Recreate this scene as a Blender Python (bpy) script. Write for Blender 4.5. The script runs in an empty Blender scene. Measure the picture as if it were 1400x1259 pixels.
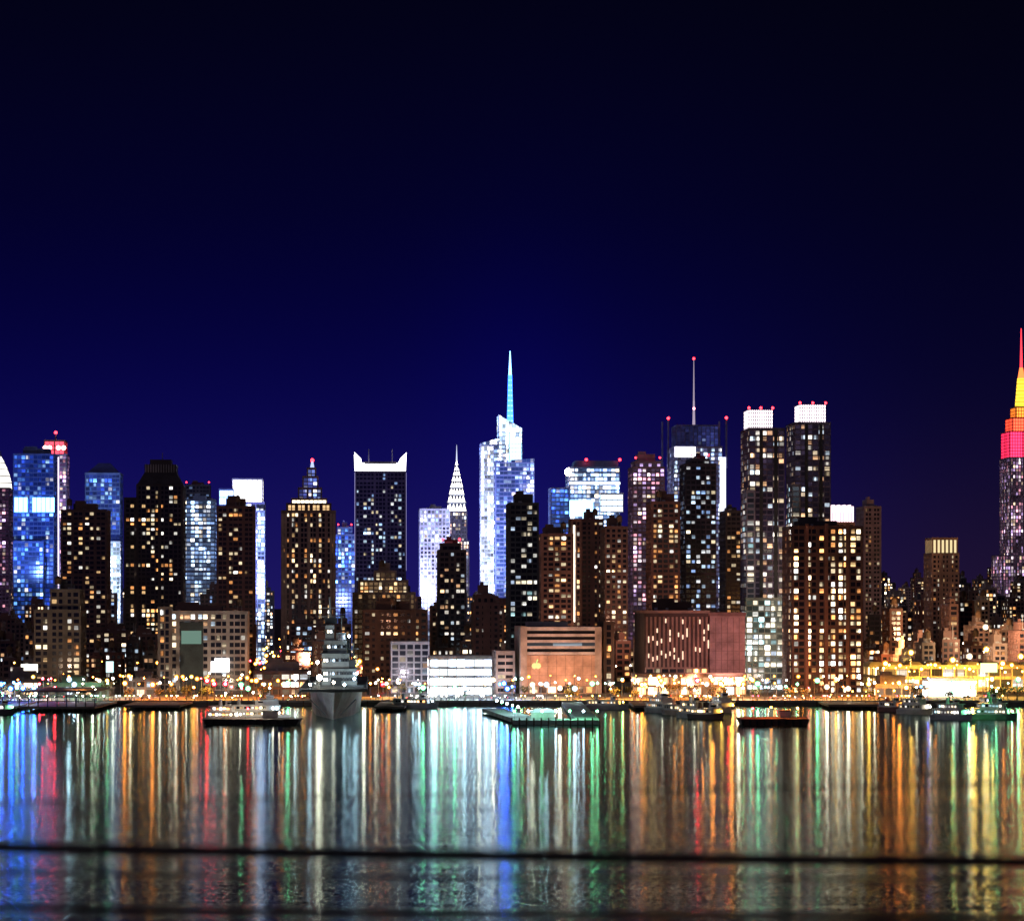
import bpy, math, random
from mathutils import Vector
random.seed(7)
F=3578.0; H=50.0; TH=math.radians(4.0); GZ=2.0
sc=bpy.context.scene
# ---------------------------------------------------------------- materials
_c={}
def nt(name):
    m=bpy.data.materials.new(name); m.use_nodes=True; t=m.node_tree; t.nodes.clear()
    o=t.nodes.new('ShaderNodeOutputMaterial'); return m,t,o
def mth(t,op,a,b=None,c=None):
    n=t.nodes.new('ShaderNodeMath'); n.operation=op
    for i,v in enumerate((a,b,c)):
        if v is None: continue
        if isinstance(v,(int,float)): n.inputs[i].default_value=v
        else: t.links.new(v,n.inputs[i])
    return n.outputs[0]
def wall(col,rough=.8,metal=0.0):
    k=('w',col,rough,metal)
    if k in _c: return _c[k]
    m,t,o=nt('facade_surface'); p=t.nodes.new('ShaderNodeBsdfPrincipled')
    p.inputs['Roughness'].default_value=rough; p.inputs['Metallic'].default_value=metal
    g=t.nodes.new('ShaderNodeTexCoord'); n=t.nodes.new('ShaderNodeTexNoise'); n.inputs['Scale'].default_value=.12; n.inputs['Detail'].default_value=8; n.inputs['Roughness'].default_value=.65
    t.links.new(g.outputs['Object'],n.inputs['Vector'])
    r=t.nodes.new('ShaderNodeValToRGB'); r.color_ramp.elements[0].position=.3; r.color_ramp.elements[1].position=.7
    r.color_ramp.elements[0].color=(*[c*.5 for c in col],1); r.color_ramp.elements[1].color=(*[min(1,c*1.3) for c in col],1)
    t.links.new(n.outputs['Fac'],r.inputs[0]); t.links.new(r.outputs[0],p.inputs['Base Color']); t.links.new(p.outputs[0],o.inputs[0])
    _c[k]=m; return m
def em(col,s,sample=True):
    k=('e',col,s,sample)
    if k in _c: return _c[k]
    m,t,o=nt('lamp_and_lit_surface_glow'); e=t.nodes.new('ShaderNodeEmission'); e.inputs[0].default_value=(*col,1); e.inputs[1].default_value=s  # lamps, and floodlit crowns and walls with their light put into emission
    t.links.new(e.outputs[0],o.inputs[0])
    if not sample: m.cycles.emission_sampling='NONE'
    _c[k]=m; return m
PAL={'warm':[(0,(1,.4,.12)),(.22,(1,.62,.28)),(.5,(1,.8,.5)),(.8,(1,.96,.88))],
'mixed':[(0,(1,.55,.28)),(.3,(1,.78,.5)),(.55,(1,.92,.8)),(.8,(.7,.85,1))],
'cool':[(0,(.35,.55,1)),(.35,(.6,.8,1)),(.7,(.95,.97,1)),(.9,(1,.8,.5))],
'blue':[(0,(.04,.12,1)),(.35,(.12,.35,1)),(.7,(.4,.7,1)),(.9,(1,1,1))],
'pink':[(0,(1,.4,.5)),(.3,(.75,.5,1)),(.6,(1,.82,.9)),(.85,(1,.75,.45))],
'teal':[(0,(.5,.85,.9)),(.25,(1,.98,.9)),(.55,(1,.85,.6)),(.85,(.6,.75,1))]}
def win(lit,pal,st,glass=(.012,.012,.02),amb=0.0,ambc=(.1,.2,1)):
    k=('g',lit,pal,st,glass,amb,ambc)
    if k in _c: return _c[k]
    m,t,o=nt('window_glass'); L=t.links.new
    uv=t.nodes.new('ShaderNodeUVMap'); s=t.nodes.new('ShaderNodeSeparateXYZ'); L(uv.outputs[0],s.inputs[0])
    oi=t.nodes.new('ShaderNodeObjectInfo'); rnd=mth(t,'MULTIPLY',oi.outputs['Random'],913.7)
    fu=mth(t,'FLOOR',s.outputs[0]); fv=mth(t,'FLOOR',s.outputs[1])
    c=t.nodes.new('ShaderNodeCombineXYZ'); L(fu,c.inputs[0]); L(fv,c.inputs[1]); L(rnd,c.inputs[2])
    w=t.nodes.new('ShaderNodeTexWhiteNoise'); w.noise_dimensions='3D'; L(c.outputs[0],w.inputs['Vector'])
    sp=t.nodes.new('ShaderNodeSeparateColor'); L(w.outputs['Color'],sp.inputs[0])
    n=t.nodes.new('ShaderNodeTexNoise'); n.inputs['Scale'].default_value=.17; n.inputs['Detail'].default_value=2; L(c.outputs[0],n.inputs['Vector'])
    thr=mth(t,'MULTIPLY',mth(t,'MULTIPLY_ADD',n.outputs['Fac'],3.6,-.75),lit)
    c2=t.nodes.new('ShaderNodeCombineXYZ'); L(fv,c2.inputs[0]); L(rnd,c2.inputs[1])
    w2=t.nodes.new('ShaderNodeTexWhiteNoise'); w2.noise_dimensions='3D'; L(c2.outputs[0],w2.inputs['Vector'])
    row=mth(t,'MULTIPLY',mth(t,'GREATER_THAN',w2.outputs['Value'],.94),.35)
    c3=t.nodes.new('ShaderNodeCombineXYZ'); L(fu,c3.inputs[0]); L(rnd,c3.inputs[2])
    w3=t.nodes.new('ShaderNodeTexWhiteNoise'); w3.noise_dimensions='3D'; L(c3.outputs[0],w3.inputs['Vector'])
    colm=mth(t,'MULTIPLY_ADD',mth(t,'GREATER_THAN',w3.outputs['Value'],.22),.85,.15)
    on=mth(t,'LESS_THAN',w.outputs['Value'],mth(t,'MULTIPLY',mth(t,'ADD',thr,row),colm))
    va=t.nodes.new('ShaderNodeVectorMath'); va.operation='ADD'; va.inputs[1].default_value=(31.3,17.1,5.7); L(c.outputs[0],va.inputs[0])
    w4=t.nodes.new('ShaderNodeTexWhiteNoise'); w4.noise_dimensions='3D'; L(va.outputs[0],w4.inputs['Vector'])
    s4=t.nodes.new('ShaderNodeSeparateColor'); L(w4.outputs['Color'],s4.inputs[0])
    fx=mth(t,'FRACT',s.outputs[0]); off=mth(t,'ABSOLUTE',mth(t,'SUBTRACT',fx,mth(t,'MULTIPLY_ADD',s4.outputs[0],.36,.32)))
    part=mth(t,'MULTIPLY_ADD',mth(t,'LESS_THAN',off,mth(t,'MULTIPLY_ADD',s4.outputs[1],.5,.14)),.85,.15)
    br=mth(t,'MULTIPLY_ADD',mth(t,'POWER',sp.outputs[0],2.6),7.0,.25)
    fr=mth(t,'FRACT',s.outputs[1])
    bl=mth(t,'MULTIPLY_ADD',mth(t,'GREATER_THAN',fr,mth(t,'MULTIPLY_ADD',sp.outputs[1],.9,.15)),-.6,1.0)
    n3=t.nodes.new('ShaderNodeTexNoise'); n3.inputs['Scale'].default_value=3; L(uv.outputs[0],n3.inputs['Vector'])
    inn=mth(t,'MULTIPLY_ADD',n3.outputs['Fac'],1.4,.3)
    e=mth(t,'MULTIPLY',mth(t,'MULTIPLY',on,br),mth(t,'MULTIPLY',bl,inn)); e=mth(t,'MULTIPLY',mth(t,'MULTIPLY',e,part),st)
    r=t.nodes.new('ShaderNodeValToRGB'); r.color_ramp.interpolation='CONSTANT'
    P_=PAL[pal]; r.color_ramp.elements[0].position=0; r.color_ramp.elements[0].color=(*P_[0][1],1)
    r.color_ramp.elements[1].position=P_[1][0]; r.color_ramp.elements[1].color=(*P_[1][1],1)
    for a,b in P_[2:]:
        q=r.color_ramp.elements.new(a); q.color=(*b,1)
    L(sp.outputs[2],r.inputs[0])
    p=t.nodes.new('ShaderNodeBsdfPrincipled'); p.inputs['Base Color'].default_value=(*glass,1); p.inputs['Roughness'].default_value=.18
    e1=t.nodes.new('ShaderNodeEmission'); L(r.outputs[0],e1.inputs[0]); L(e,e1.inputs[1])
    a1=t.nodes.new('ShaderNodeAddShader'); L(p.outputs[0],a1.inputs[0]); L(e1.outputs[0],a1.inputs[1]); out=a1
    if amb>0:  # spill and reflected light put into the unlit panes as emission
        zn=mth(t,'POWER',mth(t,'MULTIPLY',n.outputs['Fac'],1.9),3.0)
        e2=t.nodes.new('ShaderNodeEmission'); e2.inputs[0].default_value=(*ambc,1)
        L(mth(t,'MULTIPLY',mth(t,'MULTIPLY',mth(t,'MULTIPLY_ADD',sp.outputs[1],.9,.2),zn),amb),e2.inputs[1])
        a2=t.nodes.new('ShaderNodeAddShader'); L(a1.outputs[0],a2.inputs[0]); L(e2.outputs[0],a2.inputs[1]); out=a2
    L(out.outputs[0],o.inputs[0]); m.cycles.emission_sampling='NONE'
    _c[k]=m; return m
BR=(.14,.075,.07); DK=(.045,.035,.045); BE=(.34,.26,.22); PU=(.2,.15,.24); GR=(.3,.29,.31); BL=(.12,.16,.34); RB=(.16,.07,.06); WH=(.65,.63,.66)
RED=(1,.02,.03)
# ---------------------------------------------------------------- mesh builder
class M:
    def __init__(s): s.v=[];s.f=[];s.u=[];s.m=[];s.mats=[];s.pat=None
    def mi(s,mat):
        if mat not in s.mats: s.mats.append(mat)
        return s.mats.index(mat)
    def poly(s,ps,mat,uv=None):
        b=len(s.v); s.v+=[tuple(p) for p in ps]; s.f.append(tuple(range(b,b+len(ps)))); s.u+=uv if uv else [(0.5,0.5)]*len(ps); s.m.append(s.mi(mat))
    def box(s,x0,x1,y0,y1,z0,z1,mat):
        b=len(s.v); s.v+=[(x0,y0,z0),(x1,y0,z0),(x1,y1,z0),(x0,y1,z0),(x0,y0,z1),(x1,y0,z1),(x1,y1,z1),(x0,y1,z1)]
        for q in ((0,1,5,4),(1,2,6,5),(2,3,7,6),(3,0,4,7),(4,5,6,7),(3,2,1,0)):
            s.f.append(tuple(b+i for i in q)); s.u+=[(0.5,0.5)]*4; s.m.append(s.mi(mat))
    def loft(s,r0,r1,mat,caps=True):
        n=len(r0)
        for i in range(n):
            j=(i+1)%n; s.poly([r0[i],r0[j],r1[j],r1[i]],mat)
        if caps: s.poly(r1,mat); s.poly(r0[::-1],mat)
    def cone(s,cx,cy,z0,z1,r0,r1,mat,n=8,off=0.0):
        A=[(cx+r0*math.cos(off+2*math.pi*i/n),cy+r0*math.sin(off+2*math.pi*i/n),z0) for i in range(n)]
        B=[(cx+r1*math.cos(off+2*math.pi*i/n),cy+r1*math.sin(off+2*math.pi*i/n),z1) for i in range(n)]
        s.loft(A,B,mat)
    def rod(s,p,q,r,mat,n=6):
        p=Vector(p);q=Vector(q);d=(q-p).normalized(); a=d.orthogonal().normalized(); b=d.cross(a)
        A=[p+(a*math.cos(2*math.pi*i/n)+b*math.sin(2*math.pi*i/n))*r for i in range(n)]
        B=[x+(q-p) for x in A]; s.loft(A,B,mat)
    def ball(s,c,r,mat,n=6,k=4):
        n=min(n,7); k=min(k,4) if r<3 else k
        R=[]
        for j in range(1,k):
            t=math.pi*j/k; R.append([(c[0]+r*math.sin(t)*math.cos(2*math.pi*i/n),c[1]+r*math.sin(t)*math.sin(2*math.pi*i/n),c[2]-r*math.cos(t)) for i in range(n)])
        for a,b in zip(R,R[1:]): s.loft(a,b,mat,False)
        for i in range(n):
            s.poly([R[0][(i+1)%n],R[0][i],(c[0],c[1],c[2]-r)],mat); s.poly([R[-1][i],R[-1][(i+1)%n],(c[0],c[1],c[2]+r)],mat)
    def frus(s,a,b,z0,z1,mat):
        A=[(a[0],a[2],z0),(a[1],a[2],z0),(a[1],a[3],z0),(a[0],a[3],z0)]; B=[(b[0],b[2],z1),(b[1],b[2],z1),(b[1],b[3],z1),(b[0],b[3],z1)]
        s.loft(A,B,mat)
    def facade(s,x0,x1,y0,y1,z0,z1,bay,fl,sp,pw,g,w,roof=True,zl=None,zr=None):
        sp*=.85; pw*=.8
        if s.pat is None: s.pat=random.choice(([1,1,1],[1.5,.45],[1.7,.5,.5],[1.2,.3,1.2,1.2],[1.9,.7,.7,.7,.7],[1,1,2.2]))
        pat=s.pat if pw>=.2 else [1]
        nz=max(1,round((z1-z0)/fl)); fh=(z1-z0)/nz; nx=max(1,round((x1-x0)/bay)); ny=max(1,round((y1-y0)/bay))
        zl=z1 if zl is None else zl; zr=z1 if zr is None else zr
        vl=(zl-z0)/fh; vr=(zr-z0)/fh
        s.poly([(x0,y0,z0),(x1,y0,z0),(x1,y0,zr),(x0,y0,zl)],g,[(0,0),(nx,0),(nx,vr),(0,vl)])
        s.poly([(x1,y0,z0),(x1,y1,z0),(x1,y1,zr),(x1,y0,zr)],g,[(100,0),(100+ny,0),(100+ny,vr),(100,vr)])
        s.poly([(x1,y1,z0),(x0,y1,z0),(x0,y1,zl),(x1,y1,zr)],g,[(200,0),(200+nx,0),(200+nx,vl),(200,vr)])
        s.poly([(x0,y1,z0),(x0,y0,z0),(x0,y0,zl),(x0,y1,zl)],g,[(300,0),(300+ny,0),(300+ny,vl),(300,vl)])
        s.poly([(x0,y0,zl),(x1,y0,zr),(x1,y1,zr),(x0,y1,zl)],w)
        zm=min(zl,zr)
        if sp>0:
            for k in range(nz+1):
                z=z0+k*fh; h=sp*fh/2*(1.7 if (k%11==10 and nz>14) else 1)
                if z>zm+.1: break
                s.box(x0-.25,x1+.25,y0-.25,y1+.25,z-h,z+h,w)
        if pw>0:
            q=.36
            for i in range(nx+1):
                x=x0+(x1-x0)*i/nx; h=pw*bay/2*pat[min(i,nx-i)%len(pat)]; zz=zl+(zr-zl)*i/nx
                s.box(max(x-h,x0-q),min(x+h,x1+q),y0-q,y0+.1,z0,zz+.3,w)
            for i in range(ny+1):
                y=y0+(y1-y0)*i/ny; h=pw*bay/2*pat[min(i,ny-i)%len(pat)]
                for xx,zz in ((x0,zl),(x1,zr)):
                    s.box(xx-q-.01,xx+q+.01,max(y-h,y0-q+.01),min(y+h,y1+q),z0,zz+.31,w)
        if roof and zl==zr:
            for a in ((x0-.4,x1+.4,y0-.42,y0-.02),(x0-.4,x1+.4,y1+.02,y1+.42),(x0-.41,x0,y0,y1),(x1,x1+.41,y0,y1)):
                s.box(*a,z1+.1,z1+1.3,w)
    def rooftop(s,x0,x1,y0,y1,z,w,tank=False,red=False,big=True):
        W=x1-x0; D=y1-y0
        if big:
            a=x0+W*random.uniform(.12,.35); b=x1-W*random.uniform(.12,.35); h=random.uniform(3.5,7)
            s.box(a,b,y0+D*.25,y1-D*.2,z,z+h,w); s.box(a+1,(a+b)/2,y0+D*.3,y0+D*.55,z+h,z+h+2,w)
        met=wall((.3,.3,.32),.5)
        for i in range(4):
            a=random.uniform(x0+1,x1-3); c=random.uniform(y0+1,y0+D*.24); s.box(a,a+random.uniform(1,2.5),c,c+1.5,z+.02,z+random.uniform(1,2.5),met)
        if random.random()<.35:
            a=random.uniform(x0+2,x1-2); s.rod((a,y0+D*.2,z),(a,y0+D*.2,z+random.uniform(6,12)),.14,met,4)
        if tank:
            a=random.uniform(x0+3,x1-3); c=y0+D*.15; wd=wall((.16,.1,.06))
            for dx in(-1.2,1.2):
                for dy in(-1.2,1.2): s.box(a+dx-.12,a+dx+.12,c+dy-.12,c+dy+.12,z,z+4,met)
            s.cone(a,c,z+4,z+7.5,1.9,1.8,wd,10); s.cone(a,c,z+7.5,z+9,2.0,.1,wd,10)
        if red:
            for a in (x0+.6,x1-.6):
                s.rod((a,y0+.5,z),(a,y0+.5,z+3.2),.12,met); s.ball((a,y0+.5,z+3.6),.8,em(RED,14.0,False),6,4)
    def done(s,name,loc=(0,0,0),rot=0.0):
        me=bpy.data.meshes.new(name); me.from_pydata(s.v,[],s.f); me.uv_layers.new(name='UVMap')
        fl=[c for uv in s.u for c in uv]; me.uv_layers[0].data.foreach_set('uv',fl)
        for m in s.mats: me.materials.append(m)
        me.polygons.foreach_set('material_index',s.m); me.update()
        ob=bpy.data.objects.new(name,me); ob.location=loc; ob.rotation_euler=(0,0,rot); sc.collection.objects.link(ob); return ob
class B(M):
    """building placed from image pixel extents at a chosen distance, aligned with the street grid"""
    def __init__(s,name,x0,x1,d,D=30):
        super().__init__(); s.name=name; s.d=d; s.D=D; s.xc=(x0+x1)/2; s.phi=abs(s.xc-450)/F
    def X(s,px): return (px-s.xc)*s.d/F
    def Z(s,py): return H-(py-828)*(s.d)/F-GZ
    def ext(s,x0,x1,D=None):
        D=s.D if D is None else D; r=D*s.phi/2; a=s.X(x0)+r; b=s.X(x1)-r
        if b-a<3: c=(a+b)/2; a=c-1.5; b=c+1.5
        return a,b
    def fac(s,x0,x1,yt,yb,bay,fl,sp,pw,g,w,D=None,y0=None,**k):
        D=s.D if D is None else D; a,b=s.ext(x0,x1,D); y0=-D/2 if y0 is None else y0
        z0=0 if yb is None else s.Z(yb)
        for q in('zl','zr'):
            if q in k: k[q]=s.Z(k[q])
        s.facade(a,b,y0,y0+D,z0,s.Z(yt),bay,fl,sp,pw,g,w,**k); return (a,b,y0,y0+D,s.Z(yt))
    def end(s):
        return s.done(s.name,((s.xc-700)*s.d/F,s.d+s.D/2,GZ),TH)
def simple(name,x0,x1,yt,d,D,bay,fl,sp,pw,g,w,tank=False,red=False,tiers=()):
    b=B(name,x0,x1,d,D); r=b.fac(x0,x1,yt,None,bay,fl,sp,pw,g,w)
    DD=D
    for (a,c,y2) in tiers:
        DD*=.8; r2=b.fac(a,c,y2,yt,bay,fl,sp,pw,g,w,D=DD,y0=-DD/2); r=r2
    b.rooftop(*r[:4],r[4],w,tank,red); b.end(); return b
# ================================================================= SKYLINE
w=wall
b=B('domed_office_tower',-22,14,2700,34); r=b.fac(-22,14,668,None,4,3.8,.35,.35,win(.5,'pink',1.6,amb=.1,ambc=(.5,.2,.5)),w(PU))
g=em((1,.95,.85),2.2,False); z=b.Z(668)
for k in range(5):
    rr=12*math.cos(k*.3); r2=12*math.cos((k+1)*.3); b.cone(0,0,z+k*7,z+k*7+6,rr,r2,g,12); b.cone(0,0,z+k*7+6,z+k*7+7,r2+.5,r2+.5,w(GR),12)
b.cone(0,0,z+35,z+40,.8,.3,w(GR)); b.end()
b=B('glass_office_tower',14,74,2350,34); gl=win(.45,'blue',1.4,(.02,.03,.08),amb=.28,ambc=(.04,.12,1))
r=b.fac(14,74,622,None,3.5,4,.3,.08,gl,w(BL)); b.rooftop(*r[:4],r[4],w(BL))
zz=b.Z(700)
for i in range(9):
    x=r[0]+1+i*4.0
    if i in(3,): continue
    b.box(x,x+3.4,-18.6,-17.9,zz,zz+13,em((.18,.55,1),6.0,False))
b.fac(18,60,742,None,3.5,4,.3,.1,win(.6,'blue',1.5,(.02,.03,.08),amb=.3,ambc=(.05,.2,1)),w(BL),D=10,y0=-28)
b.end()
b=B('red_crowned_tower',54,91,2500,30); r=b.fac(54,91,622,None,3.4,3.8,.3,.3,win(.6,'pink',1.8,amb=.3,ambc=(.6,.3,.9)),w((.4,.33,.5)))
b.fac(57,88,603,621,5,4,.25,.3,em((1,.05,.08),3.5,False),w(RB),D=24,y0=-12); a,c=b.ext(57,88)
for px in(60,66,78,85): b.ball((b.X(px),-13,b.Z(612)),2.3,em((1,.5,.5),8,False),8,5)
b.cone(0,0,b.Z(602),b.Z(588),1.2,.2,w(GR)); b.ball((0,0,b.Z(590)),1.6,em(RED,14,False))
b.box(b.X(72),b.X(79),-15.8,-15.4,b.Z(800),b.Z(625),em((.95,.8,1),2.4,False)); b.end()
simple('brick_apartment_tower',79,146,699,1750,30,3.6,3.3,.5,.45,win(.3,'warm',2.6),w(BR),True,False,())
b=B('wedge_topped_tower',113,164,2450,34); gl=win(.4,'blue',1.2,(.03,.04,.1),amb=.25,ambc=(.07,.14,.9))
r=b.fac(113,164,648,None,3.6,4,.28,.08,gl,w(BL)); b.frus(r[:4],(b.X(131),b.X(147),-2,4),r[4],b.Z(632),w((.1,.11,.3)))
b.fac(144,163,742,None,3.5,4,.3,.15,win(.9,'cool',2.6,amb=1.2,ambc=(.6,.8,1)),w(WH),D=6,y0=-23); b.end()
b=B('chamfered_residential_tower',164,251,1900,40); gl=win(.42,'warm',2.8)
b.fac(182,249,664,None,3.3,3.3,.42,.5,gl,w(DK)); b.fac(165,184,682,None,3.3,3.3,.42,.5,gl,w(DK),D=30,y0=-14)
a,c=b.ext(182,249); b.frus((a,c,-20,20),(b.X(194),b.X(237),-12,12),b.Z(664)+.5,b.Z(645),w((.05,.045,.06))); b.box(b.X(194),b.X(237),-12,12,b.Z(645),b.Z(634),w(DK)); b.box(b.X(201),b.X(230),-9,9,b.Z(634),b.Z(627),w(DK))
for i in range(12): b.box(b.X(195+i*3.5),b.X(196.3+i*3.5),-12.5,-12,b.Z(645),b.Z(634),w(GR))
b.rod((b.X(217),0,b.Z(627)),(b.X(217),0,b.Z(617)),.3,w(GR)); b.end()
simple('office_slab',247,293,684,2350,30,3.4,3.8,.42,.12,win(.7,'cool',2.2,amb=.45,ambc=(.3,.5,1)),w((.28,.38,.62)),False,False)
simple('penthouse_tower',252,286,664,2700,26,3.4,3.8,.42,.3,win(.3,'cool',1.2),w(DK),False,True)
b=B('bright_crowned_tower',294,360,2150,34); gl=win(.4,'mixed',2.2)
b.fac(312,360,688,None,3.3,3.6,.4,.3,win(.65,'cool',2.0,amb=.35,ambc=(.3,.4,1)),w((.3,.3,.55))); r=b.fac(315,357,656,687,4,3,.15,.1,em((1,.97,.98),4,False),w(WH),D=28,y0=-14)
b.fac(350,360,700,None,3.3,3.6,.3,.1,win(.9,'cool',2.6,amb=.9,ambc=(.25,.42,1)),w((.4,.5,.7)),D=6,y0=-22)
b.fac(297,318,670,690,4,6,.12,.1,em((.3,.5,1),4.5,False),w(BL),D=26,y0=-16); b.end()
simple('brown_apartment_tower',294,346,694,1780,30,3.6,3.3,.45,.45,win(.3,'warm',2.4),w(BR),True,False)
b=B('stepped_tower',382,456,1800,38); gl=win(.42,'warm',2.4)
b.fac(382,456,700,None,3.2,3.5,.35,.55,gl,w((.22,.15,.14))); b.fac(389,450,690,700,3.2,3,.2,.6,em((1,.62,.3),1.1,False),w(BR),D=34,y0=-17)
b.fac(396,444,683,690,3,3,.2,.2,em((1,.85,.6),3.4,False),w(BE),D=30,y0=-15)
b.fac(405,437,668,683,3,3,.3,.4,win(.5,'cool',1.4,amb=.4,ambc=(.2,.25,1)),w(PU),D=22,y0=-11); b.fac(411,432,652,668,3,3,.3,.4,win(.5,'blue',1.5,amb=.5,ambc=(.2,.25,1)),w(PU),D=15,y0=-7.5)
b.fac(417,429,640,652,3,3,.3,.4,win(.5,'blue',1.5,amb=.7,ambc=(.25,.35,1)),w(PU),D=9,y0=-4.5)
b.cone(b.X(424),0,b.Z(640),b.Z(628),1.7,.6,em((.5,.6,1),1.3,False)); b.ball((b.X(424),0,b.Z(627)),1.3,em(RED,14,False))
for px in(384,388,420,450,454): b.box(b.X(px)-.9,b.X(px)+.9,-20.2,-19.5,0,b.Z(702),w(BE))
b.end()
simple('office_tower',456,484,732,2500,28,3.5,3.8,.35,.2,win(.6,'blue',1.6,amb=.25,ambc=(.1,.2,1)),w(BL),False,True,((460,480,722),))
b=B('corner_lit_tower',482,554,2300,42); gl=win(.28,'cool',2.4,(.01,.008,.03))
r=b.fac(483,553,646,None,3.4,3.7,.4,.4,gl,w((.06,.04,.09)))
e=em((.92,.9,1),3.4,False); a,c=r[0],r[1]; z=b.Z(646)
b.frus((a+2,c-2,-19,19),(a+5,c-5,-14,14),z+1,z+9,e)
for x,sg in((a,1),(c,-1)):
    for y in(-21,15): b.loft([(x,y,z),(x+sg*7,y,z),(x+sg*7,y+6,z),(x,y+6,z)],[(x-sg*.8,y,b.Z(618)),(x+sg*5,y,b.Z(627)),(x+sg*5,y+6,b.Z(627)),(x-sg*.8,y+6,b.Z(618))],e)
for px in(502,534): b.box(b.X(px)-.4,b.X(px)+.4,-18,-17,z,b.Z(614),w(GR))
b.box(a+8,c-8,-15,-14,z+8,z+10,w(DK))
b.box(a-.6,a-.3,-21.5,-20,b.Z(780),z,em((.55,.5,1),.9,False)); b.box(c+.3,c+.6,-21.5,-20,b.Z(780),z,em((.55,.5,1),.7,False)); b.end()
simple('white_gridded_office',572,614,697,2500,30,3.6,3.9,.35,.4,win(.6,'cool',1.8,amb=.4,ambc=(.55,.6,1)),w((.5,.5,.66)),False,False)
# --- art-deco spire tower
b=B('art_deco_spire_tower',606,641,2900,28); gl=win(.5,'mixed',1.6,amb=.2,ambc=(.5,.4,.9))
b.fac(606,641,740,None,3.4,3.9,.3,.5,gl,w((.4,.34,.5))); b.fac(609,638,700,740,3.4,3.9,.3,.5,gl,w((.4,.34,.5)),D=22,y0=-11)
cr=em((1,.95,.88),5.5,False); st=w((.5,.5,.55),.3,.8); pr=[(700,13),(688,11.6),(677,10),(667,8.2),(658,6.4),(650,4.6),(643,3.0),(636,1.7),(628,.8)]
cx=b.X(624)
for (y1,r1),(y2,r2) in zip(pr,pr[1:]):
    z1=b.Z(y1);z2=b.Z(y2); zm=z1+(z2-z1)*.15
    b.cone(cx,0,z1,zm,r1*1.2,r1*1.2,st,4,math.pi/4); b.cone(cx,0,zm,z2,r1*1.12,r2*1.15,st,4,math.pi/4)
    k=5 if r1>8 else (3 if r1>3 else 1)
    for i in range(k):
        x=cx+(i-(k-1)/2)*r1*1.5/k; h=(z2-zm)*.98; ww=r1*.86/k; y=-r1*.8-.15
        b.poly([(x-ww,y,zm),(x+ww,y,zm),(x,y+(r1-r2)*.75,zm+h)],cr)
        b.poly([(cx-r1*.8-.15,-(x-cx)-ww,zm),(cx-r1*.8-.15,-(x-cx)+ww,zm),(cx-r2*.8-.15,-(x-cx),zm+h)],cr)
b.cone(cx,0,b.Z(630),b.Z(607),.9,.15,em((.7,.75,1),1.2,False)); b.end()
simple('stone_loft_building',480,566,812,1850,34,3.4,3.5,.35,.45,win(.45,'warm',2.0,amb=.15,ambc=(1,.6,.3)),w(BE),True,False,((488,556,795),(510,540,782)))
simple('dark_apartment_tower',597,636,754,1620,26,3.6,3.3,.45,.45,win(.28,'mixed',2.2),w(DK),False,True,((601,629,745),))
simple('brick_warehouse',493,582,836,1560,40,4,3.8,.6,.5,win(.15,'warm',1.8),w((.1,.06,.05)),True)
simple('stepped_brick_building',644,682,826,1580,30,4,3.6,.6,.6,win(.08,'warm',1.8),w((.1,.05,.05)),False,False,((648,676,815),))
# --- crystalline tower with spire
b=B('crystalline_spire_tower',652,730,2550,50); gl=win(.6,'cool',1.5,(.03,.05,.12),amb=.3,ambc=(.08,.17,1))
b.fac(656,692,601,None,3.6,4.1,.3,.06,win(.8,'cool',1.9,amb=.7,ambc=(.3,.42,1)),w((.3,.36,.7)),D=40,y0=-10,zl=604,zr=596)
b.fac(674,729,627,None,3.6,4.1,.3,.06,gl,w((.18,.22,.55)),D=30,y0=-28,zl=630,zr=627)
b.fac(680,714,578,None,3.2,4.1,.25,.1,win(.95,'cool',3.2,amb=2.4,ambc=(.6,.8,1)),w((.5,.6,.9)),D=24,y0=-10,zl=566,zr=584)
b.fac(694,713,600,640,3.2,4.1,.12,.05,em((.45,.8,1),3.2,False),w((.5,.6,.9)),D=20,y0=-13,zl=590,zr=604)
b.fac(655,673,610,None,3.2,4,.22,.1,win(.95,'cool',3.2,amb=1.6,ambc=(.7,.8,1)),w((.5,.52,.66)),D=8,y0=-22)  # lit left edge: glow from the streets put into bright panes
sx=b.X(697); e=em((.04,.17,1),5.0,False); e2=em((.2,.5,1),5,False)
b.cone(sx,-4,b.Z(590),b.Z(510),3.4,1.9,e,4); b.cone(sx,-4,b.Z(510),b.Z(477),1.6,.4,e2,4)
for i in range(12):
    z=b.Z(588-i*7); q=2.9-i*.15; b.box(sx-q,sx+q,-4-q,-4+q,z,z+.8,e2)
b.end()
simple('dark_slab_tower',692,736,690,1560,28,3.5,3.2,.4,.3,win(.3,'teal',2.0),w((.04,.04,.045)),False,False)
simple('brick_apartment_tower',735,784,732,1640,30,3.7,3.3,.5,.5,win(.42,'warm',2.4),w(BR),True)
b=B('lit_shaft_building',780,794,1700,20); r=b.fac(778,795,712,None,3.5,3.4,.4,.4,win(.4,'warm',2),w(BR)); b.box(r[0]+1,r[0]+2.2,-11,-10.5,b.Z(850),b.Z(718),em((1,.88,.7),2.5,False)); b.end()
b=B('glass_media_tower',749,849,2500,44); gl=win(.85,'cool',2.0,amb=.6,ambc=(.25,.45,1))
r=b.fac(774,848,640,None,3.8,4.1,.32,.06,gl,w((.25,.35,.6))); b.frus((r[0]+3,r[1]-1,-18,18),(r[0]+6,r[1],-14,14),b.Z(640)+.5,b.Z(629),w((.1,.2,.4)))
b.fac(750,778,668,None,3.8,4.1,.35,.06,win(.6,'blue',1.5,amb=.4,ambc=(.1,.25,1)),w(BL),D=30,y0=-16)
b.fac(818,849,676,700,5,5,.2,.1,em((.6,.8,1),3.4,False),w(WH),D=6,y0=-30)
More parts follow.
